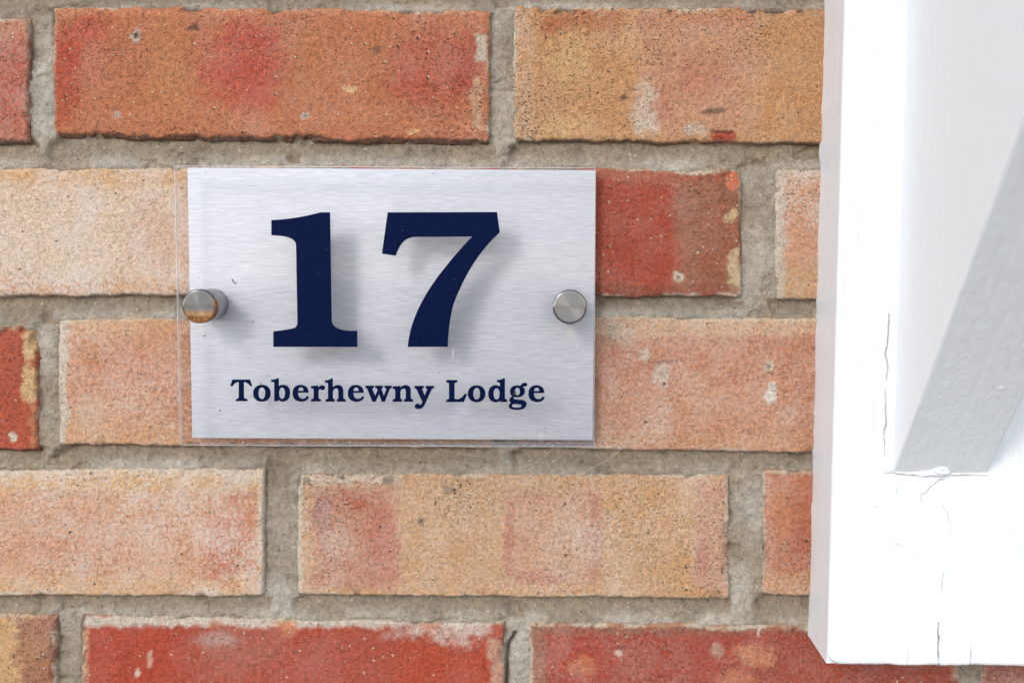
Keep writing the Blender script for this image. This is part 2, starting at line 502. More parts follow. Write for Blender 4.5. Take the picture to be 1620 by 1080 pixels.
# course 4
brick((-275, 417, 744, 740, 942, 944), (220, 164, 130), [
    ('r', -280, 740, 420, 756, (226, 194, 160), .8, 8), ('r', -280, 756, 420, 774, (226, 174, 112), .85, 8),
    ('r', -280, 790, 300, 900, (220, 162, 134), .7, 30), ('e', 20, 830, 200, 900, (212, 138, 108), .5, 40),
    ('e', 320, 780, 405, 925, (204, 106, 72), .85, 34), ('e', 250, 812, 285, 845, (206, 116, 84), .6, 14),
    ('r', -280, 912, 420, 944, (222, 172, 122), .75, 14), ('r', 352, 742, 418, 772, (222, 212, 200), .7, 10)],
    {'right': (11, (218, 198, 176), .75), 'top': (4, PALE, .5)}, (.72, .2, .35), 3, .8)
brick((470, 1153, 747, 751, 941, 948), (211, 163, 126), [
    ('r', 497, 768, 630, 928, (198, 124, 102), .85, 16), ('e', 496, 770, 525, 850, (166, 108, 106), .7, 12), ('e', 528, 775, 580, 806, (200, 92, 70), .8, 12),
    ('e', 508, 835, 560, 890, (210, 164, 150), .65, 18), ('e', 585, 790, 626, 925, (198, 104, 84), .7, 14),
    ('r', 640, 768, 800, 930, (212, 163, 120), .8, 14), ('r', 800, 778, 948, 926, (208, 154, 130), .9, 10),
    ('r', 797, 790, 812, 910, (196, 116, 96), .7, 6), ('r', 934, 780, 950, 910, (196, 124, 106), .6, 6), ('r', 810, 902, 890, 924, (200, 124, 102), .6, 8),
    ('e', 850, 800, 930, 900, (216, 174, 152), .6, 24), ('r', 957, 755, 1100, 935, (213, 162, 114), .85, 14),
    ('r', 1102, 760, 1152, 940, (208, 154, 132), .85, 10), ('r', 1106, 850, 1120, 910, (200, 118, 104), .55, 5),
    ('r', 478, 748, 640, 764, (216, 198, 184), .7, 8), ('r', 470, 930, 1150, 946, (214, 158, 106), .7, 8),
    ('e', 476, 754, 490, 766, (70, 64, 62), .7, 4), ('e', 534, 750, 544, 758, (70, 64, 62), .7, 3), ('e', 606, 752, 624, 766, (90, 80, 74), .6, 4), ('e', 658, 820, 670, 832, (84, 64, 50), .8, 4), ('e', 700, 766, 722, 778, (96, 80, 70), .6, 4)],
    {'left': (9, (216, 206, 196), .8), 'right': (5, (212, 196, 184), .7)}, (.4, .42, .3), 3, .7)
brick((1206, 1890, 742, 752, 942, 951), (198, 120, 86), [
    ('r', 1205, 755, 1225, 920, (206, 150, 130), .7, 10), ('e', 1222, 770, 1255, 850, (212, 142, 106), .7, 16), ('e', 1250, 780, 1285, 910, (188, 92, 58), .75, 16),
    ('r', 1205, 910, 1290, 945, (210, 154, 104), .7, 12)],
    {'top': (7, (206, 180, 160), .7), 'left': (6, (206, 190, 178), .6)}, (.45, .3, .4), 3, 1.0)
# course 5
brick((-600, 89, 968, 972, 1166, 1170), (216, 166, 112), [
    ('r', 28, 975, 95, 1190, (158, 86, 66), .92, 16), ('e', 60, 965, 95, 1000, (196, 120, 96), .6, 10), ('r', 78, 980, 92, 1180, (128, 60, 40), .6, 6)],
    {'top': (6, (214, 180, 160), .7)}, (.2, .5, .4), 3, 1.0)
brick((128, 797, 972, 985, 1168, 1176), (188, 72, 46), [
    ('e', 130, 990, 300, 1100, (192, 66, 36), .8, 30), ('e', 300, 985, 470, 1070, (186, 104, 88), .85, 36), ('r', 450, 1000, 640, 1100, (184, 80, 60), .7, 40),
    ('e', 380, 1040, 560, 1130, (190, 80, 62), .6, 30), ('r', 630, 1010, 790, 1140, (194, 70, 38), .85, 26), ('r', 128, 972, 800, 990, (222, 210, 202), .9, 9),
    ('e', 630, 975, 790, 1012, (222, 210, 204), .8, 14), ('e', 660, 980, 700, 996, (206, 110, 70), .7, 8), ('e', 428, 972, 466, 1000, (224, 140, 96), .9, 9), ('e', 330, 978, 350, 1000, (206, 126, 96), .6, 8),
    ('e', 310, 1000, 380, 1022, (196, 166, 160), .6, 12), ('r', 131, 990, 140, 1100, (214, 160, 130), .7, 5), ('e', 232, 1030, 242, 1058, (216, 176, 160), .7, 3), ('e', 214, 1056, 224, 1068, (226, 214, 208), .8, 3), ('r', 775, 1010, 797, 1100, (210, 180, 160), .6, 8)],
    {'left': (5, (212, 180, 160), .6)}, (.10, .15, .85), 3, 1.0)
brick((838, 1518, 984, 992, 1176, 1180), (178, 70, 50), [
    ('r', 838, 984, 1300, 1002, (150, 100, 80), .6, 8), ('r', 838, 990, 862, 1100, (158, 116, 96), .6, 10), ('e', 870, 1005, 960, 1090, (184, 62, 42), .8, 24),
    ('e', 905, 1035, 950, 1064, (214, 134, 92), .8, 10), ('e', 1160, 1018, 1220, 1056, (216, 142, 104), .85, 12), ('e', 1140, 1062, 1190, 1090, (210, 130, 92), .8, 10),
    ('e', 1240, 1010, 1330, 1090, (176, 68, 36), .7, 20), ('e', 974, 1026, 984, 1036, (225, 200, 190), .8, 4), ('r', 1198, 990, 1201, 1008, (230, 220, 214), .9, 1), ('e', 1120, 1018, 1145, 1036, (206, 170, 156), .6, 5)],
    {'top': (6, (206, 150, 116), .7)}, (.15, .18, .8), 2, 1.0)
brick((1553, 2240, 992, 998, 1180, 1188), (172, 96, 80), [], {'top': (6, (196, 150, 120), .6)}, (.4, .3, .5), 3, 1.0, False)
# the courses just above and below the picture
TINTS = ((205, 140, 104), (196, 110, 80), (212, 156, 114), (190, 92, 66), (218, 170, 138))
MARGIN = [(x, x + 690, -215, -14) for x in (-975, -250, 477, 1204)] + [(x, x + 690, -462, -258) for x in (-640, 85, 812, 1538)] + \
         [(x, x + 690, 1210, 1402) for x in (-975, -250, 475, 1200)] + \
         [(-970, -280, 268, 472), (-1000, -312, 744, 942), (1537, 2225, 13, 231), (1937, 2620, 270, 478), (1549, 2235, 507, 721), (1927, 2610, 752, 951)]
for q, (x0, x1, y0, y1) in enumerate(MARGIN):
    brick((x0, x1, y0, y0 + 3, y1, y1 + 3), TINTS[(q * 3) % 5], [], {}, (.15 + .15 * (q % 4), .3, .4), 4, 1.0, False)

B_RECT = []      # every brick's outline in wall mm, for the mortar
def build_brick(bd, idx):
    x0, x1, tl, tr, bl, br = bd['box']
    (ax, az), (bx, bz), (cx, cz), (dx, dz) = [unproject(px, py, 0.0) for px, py in ((x0, tl), (x1, tr), (x1, br), (x0, bl))]
    wid = (bx + cx - ax - dx) / 2; hei = (az + bz - cz - dz) / 2
    B_RECT.append((ax, bx, cx, dx, az, bz, cz, dz))
    step = 0.8 if bd['fine'] else 3.0
    # only the part of the brick that can be seen is built fine
    vis0, _ = unproject(-60, 540, 0); vis1, _ = unproject(1330, 540, 0)
    nu = max(8, int(wid / step)); nv = max(8, int(hei / step))
    u = np.linspace(0, 1, nu); v = np.linspace(0, 1, nv)
    xx = ax + (bx - ax) * u
    if bd['fine']:
        keep = (xx > vis0) & (xx < vis1)
        keep |= (np.arange(nu) % 6 == 0); keep[0] = keep[-1] = True
        u = u[keep]; nu = len(u)
    U, V = np.meshgrid(u, v, indexing='ij')                 # V: 0 top, 1 bottom
    chip = bd['chip'] * 1.35
    sd = idx * 7 + 3
    # ragged outline
    s_l = chip * (0.35 * fbm(V * hei, V * 0 + idx, 14, sd) + 0.18 * fbm(V * hei, V * 0 + idx, 3, sd + 1, 3))
    s_r = chip * (0.35 * fbm(V * hei, V * 0 + idx, 14, sd + 2) + 0.18 * fbm(V * hei, V * 0 + idx, 3, sd + 3, 3))
    s_t = chip * (0.40 * fbm(U * wid, U * 0 + idx, 22, sd + 4) + 0.20 * fbm(U * wid, U * 0 + idx, 3.5, sd + 5, 3))
    s_b = chip * (0.45 * fbm(U * wid, U * 0 + idx, 26, sd + 6) + 0.32 * fbm(U * wid, U * 0 + idx, 5, sd + 7, 3))
    X = (ax * (1 - V) + dx * V + s_l) * (1 - U) + (bx * (1 - V) + cx * V + s_r) * U
    Z = (az * (1 - U) + bz * U + s_t) * (1 - V) + (dz * (1 - U) + cz * U + s_b) * V
    # relief
    eu = np.minimum(U, 1 - U) * wid; ev = np.minimum(V, 1 - V) * hei
    dd = np.minimum(eu, ev)
    dcor = np.where((eu < 3) & (ev < 3), 3 - np.hypot(3 - np.minimum(eu, 3), 3 - np.minimum(ev, 3)), dd)
    r = 1.5 + 0.9 * fbm(X, Z, 12, sd + 8) * chip
    r = np.clip(r, 0.5, 3.0)
    de = np.clip(dcor, 0, None)
    roll = np.where(de < r, r - np.sqrt(np.clip(r * r - (r - de) ** 2, 0, None)), 0.0)
    ch = sstep(0.35, 0.8, fbm(X, Z, 13, sd + 9, 4, .6)) * sstep(4.5, 0.3, de + 0.8 * fbm(X, Z, 4, sd + 16, 3)) * 2.2 * chip
    rec = roll + ch + 0.25 * fbm(X, Z, 40, sd + 10, 2) + 0.17 * fbm(X, Z, 5, sd + 11, 3) + 0.16 * fbm(X, Z, 1.9, sd + 12, 2)
    crease = sstep(0.5, 0.85, fbm(X * 0.22, Z, 3.2, sd + 18, 3)) * sstep(0.05, 0.5, fbm(X, Z, 24, sd + 20, 3))
    rec = rec + 0.55 * crease
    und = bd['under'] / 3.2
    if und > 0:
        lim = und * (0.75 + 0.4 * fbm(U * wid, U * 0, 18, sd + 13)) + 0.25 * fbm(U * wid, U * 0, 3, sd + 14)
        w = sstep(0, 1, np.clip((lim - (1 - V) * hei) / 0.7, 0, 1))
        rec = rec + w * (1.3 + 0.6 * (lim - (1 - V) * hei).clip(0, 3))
    else:
        w = np.zeros_like(U)
    # colour in the pixel frame of the brick, edges of the patches broken up by noise
    PXc = x0 + (x1 - x0) * U
    PYc = (tl * (1 - U) + tr * U) * (1 - V) + (bl * (1 - U) + br * U) * V
    wx = 9 * fbm(PXc, PYc, 34, sd + 15, 4, .6); wy = 9 * fbm(PXc, PYc, 34, sd + 21, 4, .6)
    fx_ = fbm(PXc, PYc, 13, sd + 17, 3, .65); fy_ = fbm(PXc, PYc, 13, sd + 19, 3, .65)
    fine1 = fbm(PXc, PYc, 10, sd + 30, 3, .65)
    fine2 = fbm(PXc * 0.6, PYc * 1.3, 26, sd + 27, 4, .65)
    C = np.ones(U.shape + (3,)) * clay(bd['base'])
    C *= (1 + bd['mott'] * fbm(PXc, PYc, 60, sd + 25, 4))[..., None]
    def mixin(C, m, col):
        m = np.clip(m, 0, 1)[..., None]
        return C * (1 - m) + clay(col) * m
    for shp, qx0, qy0, qx1, qy1, col, st, so in bd['patches']:
        size = min(qx1 - qx0, qy1 - qy0)
        small = size < 26
        so = so if small else so * 1.5
        k = 0.22 if small else 1.0
        kf = min(5.0, size * 0.28)
        px_, py_ = PXc + wx * k + fx_ * kf, PYc + wy * k + fy_ * kf
        if shp == 'r':
            m = sstep(qx0 - so / 2, qx0 + so / 2, px_) * sstep(qx1 + so / 2, qx1 - so / 2, px_) * \
                sstep(qy0 - so / 2, qy0 + so / 2, py_) * sstep(qy1 + so / 2, qy1 - so / 2, py_)
        else:
            ex, ey = (qx1 - qx0) / 2, (qy1 - qy0) / 2
            dist = np.hypot((px_ - (qx0 + qx1) / 2) / ex, (py_ - (qy0 + qy1) / 2) / ey)
            kk = so / min(ex, ey)
            m = sstep(1 + kk / 2, max(1 - kk / 2, 0.0), dist)
        if not small:
            m = np.clip(m + 2.0 * fine1 * m * (1 - m), 0, 1) * np.clip(1 + 0.35 * fine2, 0.4, 1.2)
        C = mixin(C, m * st * (1.0 if small else 0.86), col)
    ex = {'left': U * wid, 'right': (1 - U) * wid, 'top': V * hei, 'bottom': (1 - V) * hei}
    for side, (wpx, col, st) in bd['rims'].items():
        wmm = wpx / 3.2 * (0.8 + 0.55 * fbm(X, Z, 15, sd + 33)) + 0.5 * fbm(X, Z, 2.2, sd + 34)
        C = mixin(C, sstep(wmm + 0.8, wmm - 0.5, ex[side]) * st, col)
    # thin mortar smear along the arrises, in places
    sw = 1.3 + 1.5 * fbm(X, Z, 26, sd + 37, 3)
    sm = sstep(-0.25, 0.45, fbm(X, Z, 18, sd + 35, 4, .6)) * sstep(sw + 0.7, sw - 0.6, dd + 0.8 * fbm(X, Z, 2.4, sd + 36, 3))
    C = mixin(C, sm * 0.85, (212, 199, 181))
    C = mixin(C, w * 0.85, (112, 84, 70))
    wl, wp, wg = bd['wear']
    CT = np.ones(U.shape + (3,)) * np.array((wl, wp, wg))
    CT[..., 0] *= np.clip(1 + 0.7 * fbm(PXc, PYc, 120, sd + 40, 3), 0, 1.5)
    CT[..., 1] *= np.clip(1 + 0.9 * fbm(PXc, PYc, 90, sd + 44, 3), 0, 2)
    # skirt back into the mortar
    def pad(A):
        return np.pad(A, ((2, 2), (2, 2)) + ((0, 0),) * (A.ndim - 2), mode='edge')
    X, Z, rec, C, CT = map(pad, (X, Z, rec, C, CT))
    ring = np.zeros(X.shape, int); ring[1:-1, 1:-1] = 1; ring[2:-2, 2:-2] = 2
    rec = np.where(ring == 1, rec + 2.0, np.where(ring == 0, 16.0, rec))
    ox, oz = (ax + cx) / 2, (az + cz) / 2
    Vt = np.stack([(X - ox) * MM, rec * MM, (Z - oz) * MM], -1).reshape(-1, 3)
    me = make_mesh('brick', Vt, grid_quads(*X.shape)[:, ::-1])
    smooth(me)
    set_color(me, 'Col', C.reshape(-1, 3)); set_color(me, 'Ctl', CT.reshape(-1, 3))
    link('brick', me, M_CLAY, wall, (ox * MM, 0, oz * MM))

for i, bd in enumerate(BR):
    build_brick(bd, i)

def build_mortar():
    xa, za = unproject(-560, -380, 0); xb, zb = unproject(2120, 1330, 0)
    step = 0.85
    xs = np.arange(xa, xb, step); zs = np.arange(zb, za, step)
    X, Z = np.meshgrid(xs, zs, indexing='ij')
    lo = np.full(X.shape, 1e3)          # distance to the nearest brick edge above / to the left
    up = np.full(X.shape, 1e3); le = np.full(X.shape, 1e3); ri = np.full(X.shape, 1e3); dn = np.full(X.shape, 1e3)
    inside = np.full(X.shape, -1e3)
    for ax, bx, cx, dx, az, bz, cz, dz in B_RECT:
        t = np.clip((X - ax) / (bx - ax), 0, 1)
        top = az + (bz - az) * t; bot = dz + (cz - dz) * t
        left = np.minimum(ax, dx); right = np.maximum(bx, cx)
        inx = (X > left - 2) & (X < right + 2); inz = (Z < top + 2) & (Z > bot - 2)
        up = np.where(inx & (Z <= bot + 2), np.minimum(up, np.abs(bot - Z)), up)      # brick above
        dn = np.where(inx & (Z >= top - 2), np.minimum(dn, np.abs(Z - top)), dn)      # brick below
        le = np.where(inz & (X >= right - 2), np.minimum(le, np.abs(X - right)), le)
        ri = np.where(inz & (X <= left + 2), np.minimum(ri, np.abs(left - X)), ri)
        ins = np.minimum(np.minimum(X - left, right - X), np.minimum(top - Z, Z - bot))
        inside = np.maximum(inside, ins)
    bed = 4.3 * sstep(0, 1, 1 - np.clip(up / (up + dn + 1e-6), 0, 1)) + 0.9
    per = 2.6 * (1 - np.clip(1.6 * le / (le + ri + 1e-6), 0, 1)) + 1.0
    isper = (le < 18) & (ri < 18) & ((le + ri) < 26)
    rec = np.where(isper, per, bed)
    for _ in range(3):
        rec[1:-1, 1:-1] = (rec[:-2, 1:-1] + rec[2:, 1:-1] + rec[1:-1, :-2] + rec[1:-1, 2:] + rec[1:-1, 1:-1] * 2) / 6
    rec = rec + 0.35 * fbm(X, Z, 22, 50) + 0.28 * fbm(X, Z, 6, 52, 3) + 0.35 * fbm(X * 0.16, Z, 3.0, 53, 3) + 0.5 * fbm(X, Z, 2.2, 54, 2)
    hole = sstep(0.62, 0.8, fbm(X * 0.7, Z * 1.5, 9, 56, 3))
    rec = rec + hole * 1.5
    # the open crack beside the lower middle brick
    qx, qz = unproject(np.array([815., 803., 801., 800.]), np.array([1004., 1028., 1050., 1120.]), 3.0)
    cd = np.interp(Z, qz[::-1], qx[::-1])
    crack = sstep(1.6, 0.3, np.abs(X - cd + 0.5 * fbm(X, Z, 4, 58))) * sstep(qz[0] + 0.6, qz[0] - 0.6, Z)
    rec = rec + crack * 6.0
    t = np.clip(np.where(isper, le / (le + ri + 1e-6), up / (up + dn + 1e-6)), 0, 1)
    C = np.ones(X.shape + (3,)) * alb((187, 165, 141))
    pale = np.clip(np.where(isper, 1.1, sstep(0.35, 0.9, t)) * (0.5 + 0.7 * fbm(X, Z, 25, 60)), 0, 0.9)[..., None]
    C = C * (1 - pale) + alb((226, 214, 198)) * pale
    warm = np.clip(0.5 * fbm(X, Z, 45, 62, 3), -0.3, 0.45)[..., None]
    C = C * (1 - np.abs(warm)) + np.where(warm > 0, alb((176, 158, 132)), alb((166, 156, 143))) * np.abs(warm)
    gs = (np.clip(fbm(X, Z, 10, 64, 3), 0, 1) * 0.25)[..., None]
    C = C * (1 - gs) + alb((120, 112, 100)) * gs
    keepv = inside < 2.6
    keep = keepv[:-1, :-1] | keepv[1:, :-1] | keepv[:-1, 1:] | keepv[1:, 1:]
    # drop the unused vertices
    Q = grid_quads(*X.shape, keep=keep)
    used = np.unique(Q); remap = np.zeros(X.size, np.int32); remap[used] = np.arange(len(used))
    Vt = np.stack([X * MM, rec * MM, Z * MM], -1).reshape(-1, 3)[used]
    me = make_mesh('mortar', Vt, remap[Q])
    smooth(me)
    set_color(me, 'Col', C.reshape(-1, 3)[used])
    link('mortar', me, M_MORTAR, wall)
build_mortar()

# ------------------------------------------------------------------ house number sign
def W(px, py, out):
    x, z = unproject(px, py, out)
    return Vector((float(x) * MM, -out * MM, float(z) * MM))

PL_BACK, PL_FRONT, AC_BACK, AC_FRONT, CAP_FRONT = 4.5, 7.5, 22.0, 26.0, 30.2
def rect_fit(corners, out):
    p = [W(x, y, out) for x, y in corners]                # TL TR BR BL
    c = (p[0] + p[1] + p[2] + p[3]) / 4
    w = ((p[1] - p[0]).length + (p[2] - p[3]).length) / 2
    h = ((p[0] - p[3]).length + (p[1] - p[2]).length) / 2
    e = (p[1] - p[0]) + (p[2] - p[3])
    return c, w, h, math.atan2(e.z, e.x)
pc, pw, ph, pa = rect_fit([(297, 266), (942, 268.5), (939, 697), (303, 692)], PL_FRONT)
ac, aw, ah, aa = rect_fit([(275.5, 263), (942.5, 264.5), (940, 708), (284, 704)], AC_FRONT)
print('plate', pw, ph, math.degrees(pa), 'acrylic', aw, ah, math.degrees(aa), (ac - pc) * 1000)

sign = empty('house_sign', (pc.x, 0, Z0 + pc.z - ph / 2), 'house number sign of brushed metal and clear acrylic reading 17 Toberhewny Lodge', 'house sign')
S0 = Vector((pc.x, 0, pc.z - ph / 2))                      # sign origin in wall coordinates

def box_rounded(w, h, y0, y1, r=0.0004, seg=1):
    """slab in x-z with small front chamfer, y0 back, y1 front (metres towards the camera are negative y)"""
    pts = []
    for (sx, sz) in ((-1, -1), (1, -1), (1, 1), (-1, 1)):
        pts.append((sx * w / 2, sz * h / 2))
    V = []; 
    for y, ins in ((-y0, 0), (-(y1 - r), 0), (-y1, r)):
        for x, z in pts:
            V.append((x - math.copysign(ins, x), y, z - math.copysign(ins, z)))
    Q = [(3, 2, 1, 0), (8, 9, 10, 11)]
    for k in range(2):
        for i in range(4):
            j = (i + 1) % 4
            Q.append((k * 4 + i, k * 4 + j, k * 4 + 4 + j, k * 4 + 4 + i))
    return V, Q

# brushed sheet against the wall
V, Q = box_rounded(pw, ph, PL_BACK * MM, PL_FRONT * MM, 0.0003)
me = make_mesh('backing_plate', V, Q)
plate = link('backing_plate', me, M_ALU, sign, Vector((pc.x, 0, pc.z)) - S0)
plate.rotation_euler = (0, -pa, 0)

# acrylic panel: faces clear, sawn edge a sub-part
V = []
for y in (-AC_BACK * MM, -(AC_FRONT) * MM):
    for sx, sz in ((-1, -1), (1, -1), (1, 1), (-1, 1)):
        V.append((sx * (aw / 2 - 0.0003), y, sz * (ah / 2 - 0.0003)))
me = make_mesh('acrylic_panel', V, [(3, 2, 1, 0), (4, 5, 6, 7)])
panel = link('acrylic_panel', me, M_ACR, sign, Vector((ac.x, 0, ac.z)) - S0)
panel.rotation_euler = (0, -aa, 0)
V = []
for y, ins in ((-AC_BACK, 0.02), (-AC_BACK - 0.1, 0.0), (-AC_FRONT + 0.3, 0.0), (-AC_FRONT, 0.3)):
    for sx, sz in ((-1, -1), (1, -1), (1, 1), (-1, 1)):
        V.append((sx * (aw / 2 - ins * MM), y * MM, sz * (ah / 2 - ins * MM)))
Q = []
for k in range(3):
    for i in range(4):
        j = (i + 1) % 4
        Q.append((k * 4 + i, k * 4 + j, k * 4 + 4 + j, k * 4 + 4 + i))
me = make_mesh('edge', V, Q)
link('edge', me, M_EDGE, panel)

# lettering, traced outlines (each in the pixel frame of one enlargement)
def parse(path):
    tok = path.replace(',', ' ').split()
    pts = []; i = 0; cmd = None
    while i < len(tok):
        if tok[i] in 'MLQZ':
            cmd = tok[i]; i += 1
            if cmd == 'Z':
                continue
        if cmd in 'ML':
            pts.append((float(tok[i]), float(tok[i + 1]))); i += 2
        else:
            c = (float(tok[i]), float(tok[i + 1])); e = (float(tok[i + 2]), float(tok[i + 3])); i += 4
            s = pts[-1]
            for k in range(1, 9):
                t = k / 8
                pts.append(tuple((1 - t) ** 2 * s[d] + 2 * t * (1 - t) * c[d] + t * t * e[d] for d in (0, 1)))
    return pts
def ell(cx, cy, rx, ry, p=2.15, n=40):
    out = []
    for k in range(n):
        a = 2 * math.pi * k / n
        c, s = math.cos(a), math.sin(a)
        out.append((cx + rx * math.copysign(abs(c) ** (2 / p), c), cy + ry * math.copysign(abs(s) ** (2 / p), s)))
    return out
FA, FB, FC, FD = (355, 585, 9.529), (515, 585, 9.0), (695, 585, 9.0), (400, 310, 3.857)
G_E = ['M 1270,342 L 1112,342 Q 1116,432 1182,432 Q 1226,430 1243,390 L 1278,405 Q 1250,478 1155,478 Q 1030,470 1028,350 Q 1032,226 1150,222 Q 1268,228 1270,342 Z',
       'M 1115,312 L 1192,312 Q 1190,262 1155,262 Q 1118,265 1115,312 Z']
LET = [
    ('digit', FD, ['M 113,147 Q 260,142 412,100 L 472,100 L 482,760 Q 485,815 590,822 L 638,822 L 638,920 L 125,920 L 125,825 Q 225,815 258,802 Q 272,795 272,770 L 264,300 Q 262,242 113,240 Z'], (0, 0)),
    ('digit', FD, ['M 823,100 L 1490,98 L 1507,222 Q 1330,380 1225,660 Q 1192,790 1190,920 L 945,920 Q 960,720 1130,490 Q 1250,335 1338,248 L 1000,250 Q 930,250 900,305 Q 885,330 872,365 L 788,352 Z'], (0, 0)),
    ('letter', FA, ['M 122,143 L 388,143 L 420,240 L 397,250 Q 350,186 296,183 L 296,400 Q 296,430 330,434 L 350,438 L 350,470 L 172,470 L 172,438 L 190,434 Q 217,428 217,400 L 217,183 Q 160,186 120,250 L 88,238 Z'], (0, 0)),
    ('letter', FA, [ell(566, 350, 133, 128), ell(566, 350, 50, 86)], (0, 0)),
    ('letter', FA, ['M 705,145 Q 770,145 800,122 L 822,122 L 822,240 Q 855,222 890,222 Q 992,230 993,348 Q 988,470 885,476 Q 845,476 820,455 L 800,472 L 752,472 L 752,200 Q 752,182 735,182 L 705,182 Z', ell(870, 350, 44, 84)], (0, 0)),
    ('letter', FA, G_E, (0, 0)),
    ('letter', FA, ['M 1306,240 Q 1350,240 1400,232 L 1412,232 L 1416,262 Q 1445,228 1478,230 Q 1520,235 1520,268 Q 1515,302 1480,304 Q 1450,302 1440,284 Q 1422,300 1422,340 L 1422,415 Q 1425,438 1458,440 L 1458,475 L 1306,475 L 1306,440 Q 1342,438 1345,415 L 1345,300 Q 1345,278 1306,275 Z'], (0, 0)),
    ('letter', FB, ['M -9,148 Q 50,145 85,118 L 105,118 L 105,240 Q 140,212 185,213 Q 252,215 255,300 L 255,390 Q 258,415 288,418 L 288,450 L 160,450 L 160,418 Q 182,415 182,390 L 182,300 Q 182,262 150,262 Q 115,268 106,310 L 106,390 Q 108,415 133,418 L 133,450 L 0,450 L 0,418 Q 35,415 35,390 L 35,200 Q 35,182 10,180 L -9,182 Z'], (0, 0)),
    ('letter', FA, G_E, (87.4, 0.2)),
    ('letter', FB, ['M 568,222 L 692,222 L 692,255 Q 662,258 670,275 L 708,365 L 742,285 L 730,264 Q 722,256 705,255 L 705,222 L 818,222 L 818,255 Q 796,258 800,275 L 830,365 L 862,285 Q 870,258 840,255 L 840,222 L 945,222 L 945,255 Q 925,258 915,275 L 845,452 L 800,452 L 762,345 L 715,452 L 668,452 L 595,275 Q 588,258 568,255 Z'], (0, 0)),
    ('letter', FB, ['M 955,232 Q 1010,232 1060,225 L 1068,225 L 1068,248 Q 1100,213 1140,213 Q 1215,218 1215,300 L 1215,390 Q 1218,415 1248,420 L 1248,452 L 1115,452 L 1115,420 Q 1142,415 1142,390 L 1142,300 Q 1140,265 1112,265 Q 1075,272 1068,310 L 1068,390 Q 1070,415 1092,420 L 1092,452 L 955,452 L 955,420 Q 992,415 992,390 L 992,300 Q 992,270 955,265 Z'], (0, 0)),
    ('letter', FB, ['M 1265,225 L 1402,225 L 1402,258 Q 1372,260 1380,280 L 1412,360 L 1442,285 Q 1450,262 1424,258 L 1424,225 L 1545,225 L 1545,258 Q 1520,262 1508,285 L 1415,490 Q 1385,555 1320,556 Q 1270,550 1270,515 Q 1275,482 1305,480 Q 1335,480 1345,497 Q 1370,485 1378,455 L 1300,285 Q 1290,262 1265,258 Z'], (0, 0)),
    ('letter', FC, ['M 98,142 L 260,142 L 260,172 L 245,178 Q 218,182 218,200 L 218,395 Q 220,415 250,415 Q 320,410 362,333 L 397,345 L 350,456 L 98,456 L 98,425 L 115,420 Q 138,415 138,395 L 138,200 Q 138,182 112,178 L 98,172 Z'], (0, 0)),
    ('letter', FA, [ell(566, 350, 133, 128), ell(566, 350, 50, 86)], (339.7, 0.8)),
    ('letter', FC, ['M 820,143 Q 885,140 912,118 L 935,118 L 935,395 Q 935,418 968,420 L 968,455 L 868,455 L 864,438 Q 840,460 805,460 Q 698,452 696,338 Q 700,222 800,214 Q 835,214 862,235 L 862,200 Q 862,180 840,176 L 820,174 Z', ell(816, 340, 42, 78)], (0, 0)),
    ('letter', FC, ['M 1155,222 Q 1180,180 1222,180 Q 1255,185 1253,212 Q 1245,238 1215,236 Q 1200,230 1192,238 Q 1222,262 1220,305 Q 1212,385 1112,388 Q 1085,388 1072,385 Q 1052,392 1060,408 Q 1080,420 1150,422 Q 1245,425 1244,488 Q 1232,565 1110,568 Q 985,565 988,510 Q 992,480 1020,470 Q 995,455 998,420 Q 1005,385 1040,375 Q 1005,350 1005,300 Q 1012,222 1112,218 Q 1135,217 1155,222 Z',
                    ell(1112, 305, 34, 52), 'M 1035,508 Q 1040,485 1075,485 L 1140,490 Q 1172,492 1170,515 Q 1160,535 1105,535 Q 1035,535 1035,508 Z'], (0, 0)),
    ('letter', FA, G_E, (373.0, 0.6)),
]
T_LET = 0.00012
def flat_shape(contours_px, out, thick):
    """extruded flat shape from pixel contours on the plane 'out' mm in front of the wall; local mesh and its centre"""
    polys = []
    for c in contours_px:
        polys.append([W(x, y, out) for x, y in c])
    cen = sum(polys[0], Vector()) / len(polys[0])
    polys = [[p - cen for p in c] for c in polys]
    flat = [p for c in polys for p in c]
    n = len(flat)
    tris = tessellate_polygon([[Vector((p.x, p.z, 0)) for p in c] for c in polys])
    V = [(p.x, -thick, p.z) for p in flat] + [(p.x, 0, p.z) for p in flat]
    Fc = []
    for a, b, c in tris:
        A, B, Cc = flat[a], flat[b], flat[c]
        cr = (B.x - A.x) * (Cc.z - A.z) - (B.z - A.z) * (Cc.x - A.x)
        Fc.append((a, b, c) if cr > 0 else (a, c, b))
    k = 0
    for c in polys:
        m = len(c)
        for i in range(m):
            j = (i + 1) % m
            Fc.append((k + i, k + j, n + k + j, n + k + i))
        k += m
    me = bpy.data.meshes.new('shape')
    me.from_pydata(V, [], Fc); me.update()
    return me, cen
inv = Matrix.Rotation(aa, 4, 'Y')
for nm, (ox, oy, s), paths, (dx, dy) in LET:
    cs = [[(ox + x / s + dx, oy + y / s + dy) for x, y in (parse(p) if isinstance(p, str) else p)] for p in paths]
    me, cen = flat_shape(cs, AC_FRONT, T_LET)
    me.name = nm
    o = link(nm, me, M_VINYL, panel)
    o.location = inv @ (cen - Vector((ac.x, 0, ac.z))) + Vector((0, -0.00003, 0))
    o.rotation_euler = (0, aa, 0)

